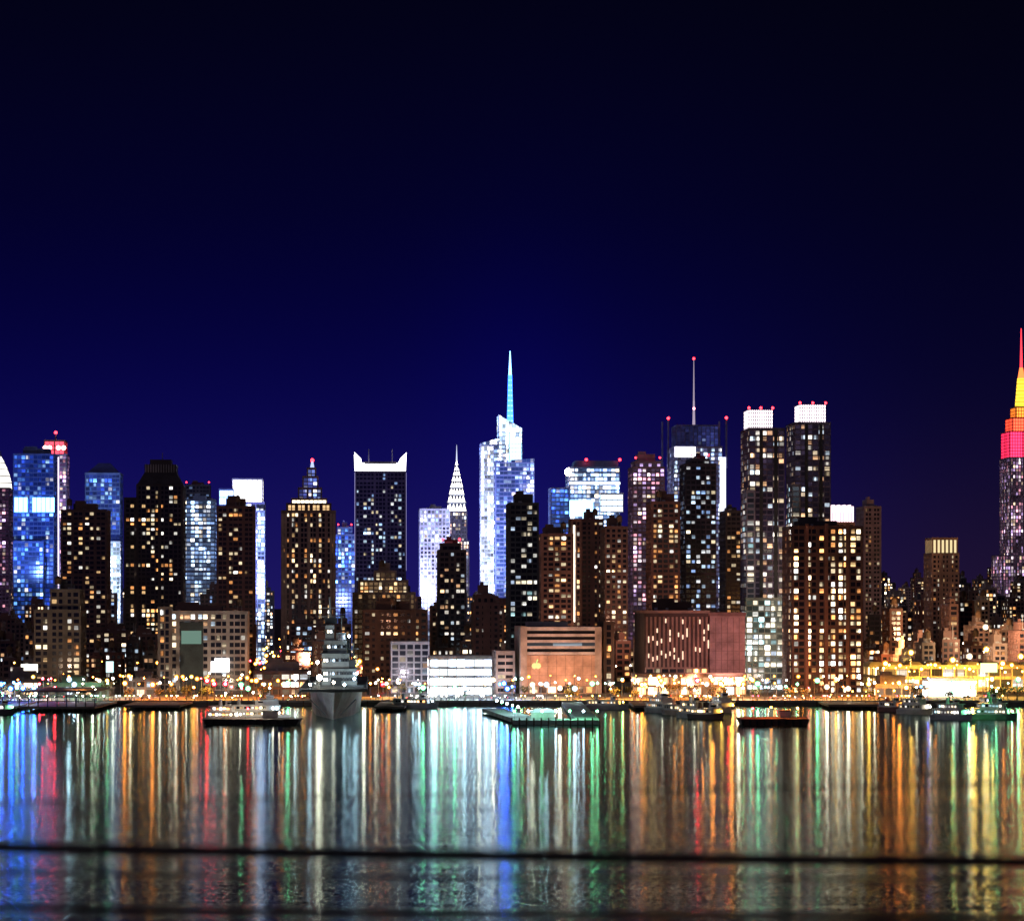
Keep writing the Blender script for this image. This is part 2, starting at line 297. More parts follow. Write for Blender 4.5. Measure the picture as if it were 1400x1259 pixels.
b.box(r[0]-.5,r[1]+.5,-23.3,-22.9,b.Z(662),b.Z(659),em((.9,.95,1),4,False)); b.box(r[0]-.5,r[0]+22,-23.3,-22.9,b.Z(706),b.Z(684),em((.35,.65,1),4,False))
b.ball((b.X(775),-20,b.Z(645)),3.8,em((1,.6,.42),30,False),10,6)
for px in(800,846): b.ball((b.X(px),-18,b.Z(628)),1.4,em(RED,14,False))
b.end()
simple('brick_apartment_tower',790,826,712,1800,30,3.6,3.3,.5,.5,win(.35,'warm',2.1),w(RB),True)
simple('brick_apartment_tower',822,859,722,1680,30,3.6,3.3,.5,.5,win(.35,'warm',2.2),w(BR),True)
simple('residential_tower',860,910,640,1950,30,3.2,3.2,.4,.35,win(.5,'pink',1.5,amb=.1,ambc=(.5,.3,.6)),w((.28,.2,.3)),False,True,((864,905,632),))
simple('brown_brick_tower',885,931,688,1700,28,3.6,3.3,.45,.45,win(.35,'warm',2.6),w(RB),True,False)
# --- screen-walled tower with mast
b=B('masted_office_tower',909,993,2450,48); gl=win(.65,'cool',1.9,amb=.35,ambc=(.35,.35,.8))
r=b.fac(914,990,612,None,3.4,4.0,.32,.1,gl,w((.32,.3,.5))); b.fac(920,985,582,611,4,3,.15,.2,win(.1,'cool',.6,(.05,.06,.2),amb=.12,ambc=(.15,.2,.9)),w((.14,.15,.35)),D=36,y0=-18)
for px,pt in((911,572),(991,571)):
    for y in(-24,20): b.box(b.X(px)-.8,b.X(px)+.8,y,y+1.6,b.Z(640),b.Z(pt),w((.2,.2,.4)))
    b.ball((b.X(px),-24,b.Z(pt)),1.4,em(RED,14,False))
b.box(b.X(920),b.X(948),-25,-24.4,b.Z(625),b.Z(611),em((1,.97,1),4,False))
b.box(b.X(982),b.X(990),-25,-24.5,b.Z(700),b.Z(625),em((.8,.83,1),2.4,False))
b.cone(b.X(951),0,b.Z(582),b.Z(545),1.4,.8,em((.75,.6,.8),.6,False),6); b.cone(b.X(951),0,b.Z(545),b.Z(487),.8,.3,em((.75,.6,.8),.5,False),6)
b.ball((b.X(951),0,b.Z(487)),1.2,em(RED,14,False)); b.ball((b.X(951),-1,b.Z(556)),1.3,em((1,.2,.25),10,False)); b.end()
simple('dark_condominium_tower',931,981,636,1750,30,3.6,3.3,.4,.25,win(.34,'cool',2.2),w((.06,.045,.07)),False,True,((940,972,629),))
simple('dark_apartment_block',986,1016,700,1850,30,3.6,3.3,.45,.45,win(.25,'warm',2.0),w(DK),False,False)
# --- twin glass towers
for (x0,x1,yt,c0,c1,ct,d) in((1014,1076,588,1020,1060,559,1500),(1076,1139,580,1090,1133,552,1600)):
    b=B('twin_residential_tower',x0,x1,d,30); gl=win(.38,'mixed',2.5,(.02,.018,.03),amb=.035,ambc=(.5,.35,.7))
    r=b.fac(x0+2,x1,yt,None,3.4,3.2,.32,.16,gl,w((.13,.1,.16))); b.fac(x0,x0+16,yt+85,None,3.4,3.2,.32,.16,win(.5,'teal',2.1,(.02,.02,.03),amb=.08,ambc=(.4,.5,.6)),w((.22,.2,.26)),D=14,y0=-19)
    b.fac(x0+1,x1-1,yt+232,None,3.4,3.2,.3,.14,win(.75,'teal',1.6,amb=.1,ambc=(.7,.9,.7)),w((.2,.22,.2)),D=4,y0=-19.5) if d==1500 else None
    a,c=b.ext(c0,c1,18); z0=b.Z(yt); z1=b.Z(ct)
    b.box(a,c,-9,9,z0+1,z1-.4,em((1,.84,.93),2.8,False))
    for i in range(12): x=a+(c-a)*i/11; b.box(x-.18,x+.18,-9.6,-9.1,z0,z1,w((.2,.17,.2)))
    for i in range(7): z=z0+(z1-z0)*i/6; b.box(a-.4,c+.4,-9.5,9.5,z-.15,z+.15,w((.2,.17,.2)))
    for x in(a,(a+c)/2,c): b.ball((x,-9,z1+1),.8,em(RED,14,False))
    for px in (x0+24,x0+44):
        x=b.X(px); b.box(x-1.0,x+1.0,-15.9,-15.4,0,z0,w((.03,.03,.035)))
    b.end()
b=B('pink_crowned_building',1100,1172,1800,26); b.fac(1100,1172,716,None,3.5,3.4,.4,.4,win(.3,'warm',2),w(BR)); a,c=b.ext(1104,1170)
for i in range(16): x=a+(c-a)*i/15; b.box(x-.55,x+.55,-12,12,b.Z(716),b.Z(690+ (i%2)*2),em((1,.72,.78),2.2,False))
b.box(a,c,-11,11,b.Z(716),b.Z(700),em((1,.6,.7),.8,False))
b.cone(b.X(1127),-14,b.Z(720),b.Z(694),2.0,.2,em((1,.95,.85),4,False),6); b.end()
b=B('wide_riverfront_tower',1073,1184,1440,30); b.pat=[1.9,.5,1,.5]; gl=win(.66,'warm',3.2)
r=b.fac(1073,1184,722,None,3.5,3.6,.42,.38,gl,w((.085,.045,.04))); b.rooftop(*r[:4],r[4],w(DK))
for px in(1100,1127,1156): x=b.X(px); b.box(x-.9,x+.9,-16.1,-15.45,0,r[4]+2.5,w((.16,.08,.06)))
b.end()
simple('terraced_apartment_building',1174,1208,694,2000,30,3.6,3.4,.5,.5,win(.15,'warm',1.5),w((.22,.15,.17)),False,False)
b=B('crowned_brick_tower',1267,1315,1900,26); b.fac(1267,1315,758,None,3.4,3.4,.5,.5,win(.25,'warm',1.6),w((.22,.14,.12)))
b.pat=[1]; b.fac(1269,1313,737,757,3.2,14,.12,.5,em((1,.8,.42),1.0,False),w((.25,.15,.1)),D=22,y0=-11); b.end()
# --- tiered landmark tower at right edge
b=B('tiered_landmark_tower',1358,1446,3000,50); st=w((.36,.3,.38)); gl=win(.5,'pink',1.3,amb=.14,ambc=(.8,.4,.7))
b.fac(1372,1432,626,None,3.2,3.9,.2,.5,gl,st,D=46,y0=-23); b.fac(1360,1444,760,None,3.2,3.9,.2,.5,gl,st,D=50,y0=-26)
b.fac(1374,1430,590,625,3.2,3.9,.2,.3,em((1,.035,.12),3,False),w((.6,.1,.2)),D=38,y0=-19); b.fac(1380,1424,571,589,3.2,3.9,.2,.3,em((1,.09,.04),3.4,False),w((.6,.1,.1)),D=32,y0=-16)  # coloured floodlighting of tiers and mast put into emission
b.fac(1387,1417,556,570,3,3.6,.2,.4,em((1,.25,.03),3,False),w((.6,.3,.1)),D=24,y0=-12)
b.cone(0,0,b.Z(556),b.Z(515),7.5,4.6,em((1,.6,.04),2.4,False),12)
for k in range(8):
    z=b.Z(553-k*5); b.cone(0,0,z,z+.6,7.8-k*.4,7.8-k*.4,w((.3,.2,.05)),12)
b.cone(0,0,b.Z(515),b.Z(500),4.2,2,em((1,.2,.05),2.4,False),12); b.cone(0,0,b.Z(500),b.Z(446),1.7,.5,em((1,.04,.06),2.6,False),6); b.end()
# --- waterfront mid-rises
simple('brick_office_building',40,111,836,1520,36,4.2,3.8,.45,.4,win(.35,'warm',2.8),w((.15,.12,.1)),True,False,((62,108,808),))
b=B('stone_office_building',212,336,1480,40); gl=win(.32,'mixed',2.2); r=b.fac(212,336,838,None,3.6,4,.45,.4,gl,w((.36,.3,.27))); b.rooftop(*r[:4],r[4],w(BR),True)
x=b.X(243); b.box(x,x+13,-21,-20.4,0,b.Z(850),w((.04,.05,.05))); b.box(x+.8,x+12,-21.3,-21.02,b.Z(880),b.Z(862),em((.6,1,.8),.25,False))
b.fac(214,232,832,None,3.6,4,.3,.5,win(.4,'warm',2),w((.16,.12,.1)),D=6,y0=-26)
b.box(b.X(290),b.X(310),-21.2,-20.6,b.Z(918),b.Z(900),em((1,1,1),4.5,False)); b.end()
b=B('white_gridded_building',532,585,1440,26); b.fac(532,585,880,None,3.8,3.6,.3,.3,win(.12,'mixed',1.2,(.02,.02,.03)),w((.5,.44,.46))); b.end()
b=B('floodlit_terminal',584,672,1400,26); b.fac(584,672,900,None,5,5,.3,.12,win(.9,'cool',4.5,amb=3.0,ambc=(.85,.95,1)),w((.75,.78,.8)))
b.box(b.X(586),b.X(670),-16,-14,b.Z(925),b.Z(923),w(WH)); b.end()
b=B('banded_consulate_building',670,842,1430,46); r=b.fac(704,822,860,893,200,3.7,.55,.0,win(.12,'mixed',1.5,(.01,.01,.012)),w((.5,.42,.42)))
a,c=r[0],r[1]; pe=w((.5,.31,.24)); b.box(a,c,-23,23,0,b.Z(893)-1,pe); b.box(a-.6,a+3,-23.6,23.5,0,b.Z(856),w((.42,.32,.28))); b.box(c-3,c+.6,-23.6,23.5,0,b.Z(858),w((.42,.32,.28)))
for i in range(1,9): x=a+(c-a)*i/9; b.box(x-.12,x+.12,-23.25,-23.01,0,b.Z(893)-1,w((.3,.2,.16)))
for zq in(5,10,15): b.box(a+3,c-3,-23.2,-23.02,zq,zq+.15,w((.3,.2,.16)))
b.facade(a+4,c-4,-23.6,-23.3,0.2,4.2,5,4,.2,.2,win(.7,'warm',2.5),w((.3,.2,.16)),roof=False)
b.box(b.X(720),b.X(775),-12,10,r[4],r[4]+4,w(GR))
b.ball((b.X(729)-1,-23.1,b.Z(910)),1.7,em((1,.8,.3),1.2,False),10,6); b.ball((b.X(729)+1,-23.1,b.Z(910)),1.7,em((1,.8,.3),1.2,False),10,6); b.rod((b.X(729),-23.3,b.Z(907)),(b.X(731),-23.3,b.Z(901)),.25,em((.6,1,.3),1.2,False))
b.fac(672,704,893,None,4,4,.6,.3,win(.15,'warm',2),w((.4,.3,.28)),D=36,y0=-16); b.fac(820,840,853,None,5,4,.3,.5,win(.45,'warm',2.2),w((.1,.06,.05)),D=30,y0=-18); b.end()
b=B('ribbed_brick_warehouse',862,1016,1440,56)
a=b.X(876); c=b.X(964); zt=b.Z(838); br=w((.06,.03,.028))
b.box(a,c,-28,20,0,zt,br); b.box(b.X(966),b.X(1015),-27,26,0,b.Z(842),w((.36,.21,.22)))
for i in range(15):
    x=a+(c-a)*(i+.3)/15; b.box(x,x+1.1,-28.6,-28.02,b.Z(912),zt-2,w((.26,.14,.12)))
    for q in range(4):
        if random.random()<.5: zq=b.Z(random.uniform(850,905)); b.box(x+1.2,x+1.9,-28.3,-28.01,zq,zq+2.4,em((1,.65,.45),1.6,False))
b.facade(a+.5,c-.5,-28.9,-28.65,0.2,b.Z(913),4.5,4,.25,.2,win(.7,'warm',2.6),w((.25,.14,.12)),roof=False)
b.box(a-.8,c+.8,-29,21,zt,zt+1.5,w((.25,.14,.12))); b.rooftop(a,c,-28,20,zt+1.5,br)
x0_=b.X(966); x1_=b.X(1015)
for i in range(1,6): x=x0_+(x1_-x0_)*i/6; b.box(x-.15,x+.15,-27.3,-27.02,0,b.Z(844),w((.22,.12,.12)))
for i in range(7): zq=3+i*5; b.box(x0_,x1_,-27.25,-27.03,zq,zq+.2,w((.22,.12,.12)))
b.box(b.X(964),b.X(1016),-27.6,27,b.Z(842),b.Z(837),w((.2,.1,.1))); b.end()
b=B('bus_depot',864,1022,1400,20); b.fac(864,1022,924,None,6,5,.3,.15,win(.8,'warm',3.4,amb=1.2,ambc=(1,.5,.25)),w((.55,.38,.3))); b.end()
b=B('exhibition_hall',1186,1445,1520,60); b.fac(1186,1445,912,None,7,6,.35,.12,win(.75,'warm',2.2,amb=.5,ambc=(1,.55,.12)),w((.5,.38,.2)))
for i in range(9): x=b.X(1195+i*27); b.frus((x-5,x+5,-26,-10),(x-3,x+3,-22,-14),b.Z(912),b.Z(905),w((.3,.25,.15)))
b.end()
b=B('bus_shelter_depot',1262,1340,1380,14); b.fac(1264,1338,930,None,5,5,.2,.1,em((.95,1,.95),3.2,False),w(WH)); b.end()
for x0,x1,yt,d in((0,60,932,1400),(48,150,936,1385),(170,212,930,1390),(345,420,920,1400),(1190,1260,938,1380)):
    simple('pier_shed',x0,x1,yt,d,20,5,4.5,.4,.2,win(.6,'mixed',2.8,amb=.2,ambc=(1,.75,.5)),w((.2,.17,.17)))
# --- rows of smaller city blocks
ST=[-41,23,103]
cols=[BR,RB,BE,DK,(.2,.14,.13),(.24,.17,.15),(.13,.08,.08)]
def clear(px,d,hw):
    X=(px-700)*d/F; xp=X+d*math.tan(TH)
    return all(abs(xp-s)>hw+7 for s in ST[:3])
for d,lo,hi,stp,lit in((1620,872,915,26,.28),(1760,855,895,28,.3),(1980,828,872,30,.3),(2300,812,852,28,.33),(2700,800,838,26,.38),(3300,796,824,22,.38)):
    px=-70+random.uniform(0,20)
    while px<1480:
        wd=random.uniform(.7,1.5)*stp; c=px+wd/2; hw=wd*d/F/2
        if clear(c,d,hw):
            yt=random.uniform(lo,hi)
            if px>1190: yt-=10
            if px>1190 and random.random()<.18: yt-=26
            dd=d+random.uniform(-30,30)
            lit2=lit*random.uniform(.5,1.5)
            lit2=round(lit2*12)/12+.04
            cl=random.choice(cols); nm=random.choice(['brick_row_building','tenement_building','loft_building'])
            pal='warm' if px>450 else random.choice(['warm','mixed','cool'])
            simple(nm,px,px+wd,yt,dd,24,3.6,3.5,.45,.45,win(round(lit2,2),pal,2.8),w(cl),random.random()<.4,False,((px+wd*.2,px+wd*.75,yt-random.uniform(4,9)),) if random.random()<.4 else ())
        px+=wd+random.uniform(-2,10)
# ================================================================= GROUND, ROAD, WATER
def sheet(name,x0,x1,y0,y1,z,mat,thick=None):
    m=M()
    if thick: m.box(x0,x1,y0,y1,z-thick,z,mat)
    else: m.poly([(x0,y0,z),(x1,y0,z),(x1,y1,z),(x0,y1,z)],mat)
    return m.done(name)
sheet('ground',-9000,9000,1306,40000,GZ,w((.14,.13,.12),.9),8)
sheet('promenade_pavement',-3000,3000,1306.95,1344.6,GZ+.004,w((.3,.27,.24),.85))
m=M(); ga=w((.3,.28,.25))
m.box(-3000,3000,1305.2,1306.9,1.9,2.9,ga)
for i in range(-90,90): m.box(i*8-.3,i*8+.3,1304.8,1305.19,-2,2.6,w((.12,.08,.05)))
m.done('seawall')
m=M(); m.poly([(-3000,1345,GZ+.008),(3000,1345,GZ+.008),(3000,1372,GZ+.008),(-3000,1372,GZ+.008)],w((.07,.07,.075),.6)); 
for y in(1344.7,1372.1,1358.2): m.box(-3000,3000,y,y+.3,GZ,GZ+.14,ga)
for k in range(-100,100):
    for y in(1350,1354,1363,1367): m.poly([(k*12,y,GZ+.012),(k*12+4,y,GZ+.012),(k*12+4,y+.15,GZ+.012),(k*12,y+.15,GZ+.012)],w((.8,.8,.75)))
m.done('riverside_highway')
for s in ST[:3]:
    m=M(); m.box(-6,6,1380,3300,-.3,.004,w((.055,.05,.05),.6)); o=m.done('side_street',(s*math.cos(TH),s*math.sin(TH),GZ+.002),TH)
# water: dark greenish river, wind ripples whose crests run across the view (slopes mostly along y)
mt,t,o=nt('water'); L=t.links.new
df=t.nodes.new('ShaderNodeBsdfDiffuse'); df.inputs[0].default_value=(.004,.03,.03,1)
gs=t.nodes.new('ShaderNodeBsdfGlossy'); gs.inputs['Color'].default_value=(.60,.74,.73,1)
fz=t.nodes.new('ShaderNodeFresnel'); fz.inputs[0].default_value=1.33; mixs=t.nodes.new('ShaderNodeMixShader')
g=t.nodes.new('ShaderNodeTexCoord')
def nrm(sx,sy,det):
    mp=t.nodes.new('ShaderNodeMapping'); mp.inputs['Scale'].default_value=(sx,sy,1); L(g.outputs['Object'],mp.inputs[0])
    n=t.nodes.new('ShaderNodeTexNoise'); n.inputs['Scale'].default_value=1; n.inputs['Detail'].default_value=det; n.inputs['Roughness'].default_value=.6; L(mp.outputs[0],n.inputs['Vector'])
    q=t.nodes.new('ShaderNodeSeparateColor'); L(n.outputs['Color'],q.inputs[0]); return q
q1=nrm(.9,4.5,2); q2=nrm(.03,.4,3)
ny=mth(t,'ADD',mth(t,'MULTIPLY_ADD',q1.outputs[0],.42,-.21),mth(t,'MULTIPLY_ADD',q2.outputs[0],.07,-.035))
nx=mth(t,'ADD',mth(t,'MULTIPLY_ADD',q1.outputs[1],.02,-.01),mth(t,'MULTIPLY_ADD',q2.outputs[1],.012,-.006))
cb=t.nodes.new('ShaderNodeCombineXYZ'); L(nx,cb.inputs[0]); L(ny,cb.inputs[1]); cb.inputs[2].default_value=1
nn=t.nodes.new('ShaderNodeVectorMath'); nn.operation='NORMALIZE'; L(cb.outputs[0],nn.inputs[0]); L(nn.outputs[0],gs.inputs['Normal'])
mp2=t.nodes.new('ShaderNodeMapping'); mp2.inputs['Scale'].default_value=(.0015,.012,1); L(g.outputs['Object'],mp2.inputs[0])
n2=t.nodes.new('ShaderNodeTexNoise'); n2.inputs['Scale'].default_value=1.0; n2.inputs['Detail'].default_value=4; L(mp2.outputs[0],n2.inputs['Vector'])
L(mth(t,'MULTIPLY_ADD',n2.outputs['Fac'],.1,.07),gs.inputs['Roughness'])
L(fz.outputs[0],mixs.inputs[0]); L(df.outputs[0],mixs.inputs[1]); L(gs.outputs[0],mixs.inputs[2]); L(mixs.outputs[0],o.inputs[0])
sheet('river_water',-5000,5000,30,1306.5,0,mt)
# ================================================================= STREET LAMPS
COL={'o':(1,.25,.03),'y':(1,.5,.08),'w':(1,.86,.66),'c':(.62,.85,1),'g':(.22,1,.45),'b':(.015,.09,1),'r':(1,.02,.03)}
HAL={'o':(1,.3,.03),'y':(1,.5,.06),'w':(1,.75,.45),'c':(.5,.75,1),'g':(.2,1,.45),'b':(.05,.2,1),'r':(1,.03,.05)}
LM={}
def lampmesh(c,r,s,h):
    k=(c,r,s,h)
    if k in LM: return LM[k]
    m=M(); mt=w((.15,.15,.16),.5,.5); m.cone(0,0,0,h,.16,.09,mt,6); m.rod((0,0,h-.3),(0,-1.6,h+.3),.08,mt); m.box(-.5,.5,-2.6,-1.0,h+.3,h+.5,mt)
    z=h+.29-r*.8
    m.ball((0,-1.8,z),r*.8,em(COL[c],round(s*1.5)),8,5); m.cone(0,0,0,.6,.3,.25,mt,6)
    m.rod((0,-1.8+r*.55,z),(0,-1.8+r*.75,z),r*1.5,em(HAL[c],1.3,False),10)   # glowing disc added behind the bulb, gives it a coloured halo
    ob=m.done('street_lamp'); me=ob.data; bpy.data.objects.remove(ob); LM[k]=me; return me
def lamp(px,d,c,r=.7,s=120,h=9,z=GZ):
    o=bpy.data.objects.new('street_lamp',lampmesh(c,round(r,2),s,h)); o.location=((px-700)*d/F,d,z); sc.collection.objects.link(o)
def band(x0,x1,n,cs,d0=1312,d1=1342,r=.75,s=110,h=9):
    for i in range(n):
        hh=h+random.choice((-2,0,0,2)); lamp(x0+(x1-x0)*(i+random.uniform(.1,.9))/n,random.uniform(d0,d1),random.choice(cs),r*random.choice((.5,.8,1.3)),s,hh)
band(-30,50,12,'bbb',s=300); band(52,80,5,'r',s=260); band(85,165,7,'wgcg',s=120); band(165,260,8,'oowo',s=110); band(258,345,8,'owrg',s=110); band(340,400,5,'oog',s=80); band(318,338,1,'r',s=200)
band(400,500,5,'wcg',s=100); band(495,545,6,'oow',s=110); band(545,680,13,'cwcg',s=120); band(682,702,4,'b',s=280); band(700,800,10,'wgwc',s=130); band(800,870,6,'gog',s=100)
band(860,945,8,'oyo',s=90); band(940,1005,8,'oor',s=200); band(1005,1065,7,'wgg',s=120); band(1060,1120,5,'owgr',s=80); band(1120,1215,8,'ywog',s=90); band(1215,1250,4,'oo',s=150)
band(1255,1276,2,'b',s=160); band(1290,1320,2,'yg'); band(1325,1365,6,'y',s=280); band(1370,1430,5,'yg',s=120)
for i in range(150):
    px=random.uniform(-10,1420); c='cwg' if px<170 else ('oyw' if px<530 else ('cw' if px<700 else ('wy' if px<820 else 'oyoywr')))
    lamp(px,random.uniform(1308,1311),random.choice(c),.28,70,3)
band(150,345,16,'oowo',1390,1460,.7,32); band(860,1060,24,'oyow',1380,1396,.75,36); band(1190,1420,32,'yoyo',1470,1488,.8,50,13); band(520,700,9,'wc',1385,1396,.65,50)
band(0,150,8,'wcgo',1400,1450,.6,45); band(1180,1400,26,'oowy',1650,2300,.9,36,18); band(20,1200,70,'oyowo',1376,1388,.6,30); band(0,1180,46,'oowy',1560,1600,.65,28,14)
for s,cs in zip(ST[:3],('oory','oorwy','wc')):
    d=1400
    while d<3000:
        d+=random.uniform(14,40)
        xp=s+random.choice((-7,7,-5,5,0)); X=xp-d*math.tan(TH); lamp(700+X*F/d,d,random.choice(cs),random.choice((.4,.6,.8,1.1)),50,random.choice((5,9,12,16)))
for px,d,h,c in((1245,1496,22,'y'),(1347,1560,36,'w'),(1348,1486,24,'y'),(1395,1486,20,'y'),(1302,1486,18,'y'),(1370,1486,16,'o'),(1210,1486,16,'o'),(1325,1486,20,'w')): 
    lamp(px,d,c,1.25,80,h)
def fl(px,py,d,tx,ty,td,col,kw,ang=110,r=.6):
    l=bpy.data.lights.new('fill_spot','SPOT'); l.color=col; l.energy=kw*1000; l.shadow_soft_size=r; l.spot_size=math.radians(ang); l.spot_blend=.8  # added spot without a fixture, brightens walls in place of city glow
    P=lambda a,b_,c_: Vector(((a-700)*c_/F,c_,H-(b_-828)*c_/F))
    a=P(px,py,d); q=P(tx,ty,td); o=bpy.data.objects.new('fill_spot',l); o.location=a; o.rotation_euler=(q-a).to_track_quat('-Z','Y').to_euler(); sc.collection.objects.link(o)
def down(px,d,c,kw,h=15):
    l=bpy.data.lights.new('ground_fill_spot','SPOT'); l.color=COL[c]; l.energy=kw*1000; l.shadow_soft_size=.5; l.spot_size=math.radians(150); l.spot_blend=.6  # added downward spot without a mast, raises the glow on the ground
    o=bpy.data.objects.new('ground_fill_spot',l); o.location=((px-700)*d/F,d,GZ+h); o.rotation_euler=(math.radians(12),0,0); sc.collection.objects.link(o)
for px,c in ((10,'c'),(60,'w'),(115,'g'),(165,'w'),(200,'o'),(240,'o'),(285,'y'),(325,'o'),(365,'o'),(500,'o'),(530,'y'),(575,'c'),(630,'c'),(690,'c'),(735,'w'),(775,'y'),(815,'o'),(860,'y'),(900,'o'),(940,'o'),(975,'y'),(1010,'o'),(1050,'w'),(1090,'o'),(1130,'o'),(1170,'y'),(1205,'o'),(1240,'y'),(1290,'w'),(1335,'y'),(1385,'y')):
    down(px,1362 if random.random()<.5 else 1330,c,85*(.6 if c in'wcg' else 1))
for px in(1200,1245,1290,1335,1380): down(px,1494,'y',110,22)
fl(660,820,2460,672,700,2560,(.6,.68,1),1200,80); fl(30,780,2270,35,700,2350,(.15,.3,1),400,100); fl(150,840,2380,152,760,2440,(.5,.7,1),600); fl(355,800,2080,352,740,2140,(.4,.45,1),600)
fl(590,810,2420,595,740,2500,(.65,.65,1),900); fl(470,820,2400,470,780,2500,(.3,.4,1),400)
fl(765,938,1400,765,905,1430,(1,.5,.27),32,130); fl(725,938,1400,725,905,1430,(1,.45,.24),24,130); fl(805,938,1400,805,905,1430,(1,.55,.3),26,130)
fl(900,936,1398,900,890,1440,(1,.38,.2),60,130); fl(945,936,1398,945,890,1440,(1,.38,.2),50,130); fl(990,900,1385,995,880,1440,(1,.5,.45),80,100)
fl(240,938,1440,240,890,1480,(1,.8,.6),20,130); fl(305,938,1440,305,890,1480,(1,.75,.5),24,130)
fl(1100,940,1405,1100,900,1440,(1,.35,.12),30,130); fl(1160,940,1405,1160,900,1440,(1,.4,.15),30,130); fl(1045,938,1450,1045,880,1500,(.9,1,.85),40,120)
fl(70,915,1470,70,880,1520,(1,.7,.45),30,130); fl(558,925,1400,558,900,1440,(.95,.85,1),22,120); fl(420,900,1600,420,850,1800,(1,.5,.25),200,100); fl(535,880,1560,530,840,1850,(1,.6,.3),250,90)
fl(1250,905,1490,1250,895,1520,(1,.5,.1),60,140); fl(1350,905,1490,1350,895,1520,(1,.6,.15),60,140); fl(1220,880,1600,1240,850,1760,(1,.38,.12),240,120); fl(1360,870,1600,1360,840,1760,(1,.65,.35),300,120); fl(1300,860,1700,1300,830,1850,(1,.5,.22),250,120)
fl(540,850,1480,520,850,1560,(1,.45,.25),14,120); fl(860,860,1600,800,800,1660,(1,.5,.3),110,130); fl(400,915,1460,400,890,1620,(1,.45,.2),80,120)
# ================================================================= TREES (waterfront row)
tr=M(); bark=w((.08,.05,.035)); lf=w((.09,.075,.03),.7); lf2=w((.05,.055,.02),.7)
def tree(cx,cy,h):
    tr.cone(cx,cy,0,h*.5,.22,.12,bark,6)
    for k in range(6):
        a=random.uniform(0,6.28); l=h*random.uniform(.25,.42); tr.rod((cx,cy,h*random.uniform(.3,.5)),(cx+math.cos(a)*l,cy+math.sin(a)*l,h*random.uniform(.6,.9)),.06,bark,4)
    for k in range(90):
        a=random.uniform(0,6.28); q=h*.42*math.sqrt(random.random()); z=h*(.68+random.gauss(0,.13)); c=Vector((cx+q*math.cos(a),cy+q*math.sin(a),z)); s=random.uniform(.25,.6)
        v1=Vector((random.gauss(0,1),random.gauss(0,1),random.gauss(0,1))).normalized()*s; v2=v1.orthogonal().normalized()*s
        tr.poly([c-v1,c+v2,c+v1,c-v2],random.choice((lf,lf2)))
for i in range(60):
    px=random.uniform(-20,1420); d=random.uniform(1325,1342) if random.random()<.6 else random.uniform(1376,1388)
    tree((px-700)*d/F,d,random.uniform(5,9))
tr.done('row_of_trees',(0,0,GZ))
# ================================================================= CARS
cm=M(); cb=w((.2,.2,.22),.3,.3); cg=w((.02,.02,.025),.1)
pf=[(-2.2,.35),(2.2,.35),(2.25,.8),(1.3,.95),(.7,1.42),(-1.0,1.45),(-1.7,.98),(-2.2,.9)]
cm.loft([(x,-.85,z) for x,z in pf],[(x,.85,z) for x,z in pf],cb)
for y in(-.87,.87): cm.poly([(-1.4,y,1.0),(1.1,y,1.0),(.6,y,1.35),(-.95,y,1.37)],cg)
for x in(-1.35,1.35):
    for y in(-.8,.8): cm.rod((x,y-.1,.33),(x,y+.1,.33),.33,cg,10)
for y in(-.6,.6): cm.ball((2.25,y,.65),.14,em((1,.95,.8),40,False),6,4); cm.ball((-2.22,y,.72),.13,em(RED,20,False),6,4)
co=cm.done('parked_car',(0,1351,GZ+.01)); cme=co.data
for i in range(46):
    o=bpy.data.objects.new('parked_car',cme); y=random.choice((1348,1352,1361,1365,1380)); o.location=(random.uniform(-290,290),y,GZ+.01); o.rotation_euler=(0,0,0 if y<1358 else math.pi); sc.collection.objects.link(o)
# ================================================================= BOATS AND PIERS
def hull(m,L,Bm,hh,mat,y0=0,bow=1.3):
    T=[0,.04,.12,.25,.5,.85,1]; wd=[.06,.35,.65,.9,1,1,.85]; wl=[.01,.12,.38,.68,.9,.9,.7]; R=[]
    for t_,a,c in zip(T,wd,wl):
        y=y0+t_*L; dz=hh*(1+(bow-1)*max(0,1-t_*3)); R.append([(-Bm/2*a,y,dz),(-Bm/2*c,y+(.03*L if t_<.2 else 0),0),(0,y+(.05*L if t_<.2 else 0),-1.5),(Bm/2*c,y+(.03*L if t_<.2 else 0),0),(Bm/2*a,y,dz)])
    for A,C in zip(R,R[1:]):
        for i in range(4): m.poly([A[i],A[i+1],C[i+1],C[i]],mat)
        m.poly([A[0],C[0],C[4],A[4]],mat)
    m.poly(R[-1],mat); m.poly(R[0][::-1],mat)
def at(px,d): return ((px-700)*d/F,d,0)
# museum carrier
m=M(); gy=w((.36,.4,.4),.6); dg=w((.07,.08,.09)); hull(m,210,25,11,gy,0,1.1)
m.box(-15,15,8,205,12.05,13.6,dg); m.frus((-15,15,8,9),(-13,13,0,9),12.05,13.6,dg)
m.box(-6,10,58,94,13.6,21,gy); m.box(-6,6.5,60,88,21,28,gy); m.box(-5,5.5,63,84,28,34,gy); m.box(-4.5,-.5,66,80,34,41,gy); m.box(.5,5,66,78,34,37.5,gy)
m.frus((1,7,80,88),(2,6,81,87),28,35,dg); m.rod((-2.5,72,41),(-2.5,72,54),.45,gy); m.rod((-8,72,45),(4,72,45),.28,gy); m.rod((-6,72,49),(2,72,49),.22,gy); m.rod((3,70,37),(3,70,45),.2,gy); m.rod((8.6,70,21),(8.6,70,33),.2,gy); m.rod((6,70,30),(11,70,30),.18,gy)
m.box(-5,1,71,71.6,41.5,44.5,dg); m.cone(3,64,34,36.5,1.6,1.6,w(WH),10); m.cone(8,62,21,23,1.8,1.4,gy,10)
m.cone(-8,20,13.6,15,2.2,2.0,gy,10); m.rod((-8,18,15),(-9,13,16),.2,dg)
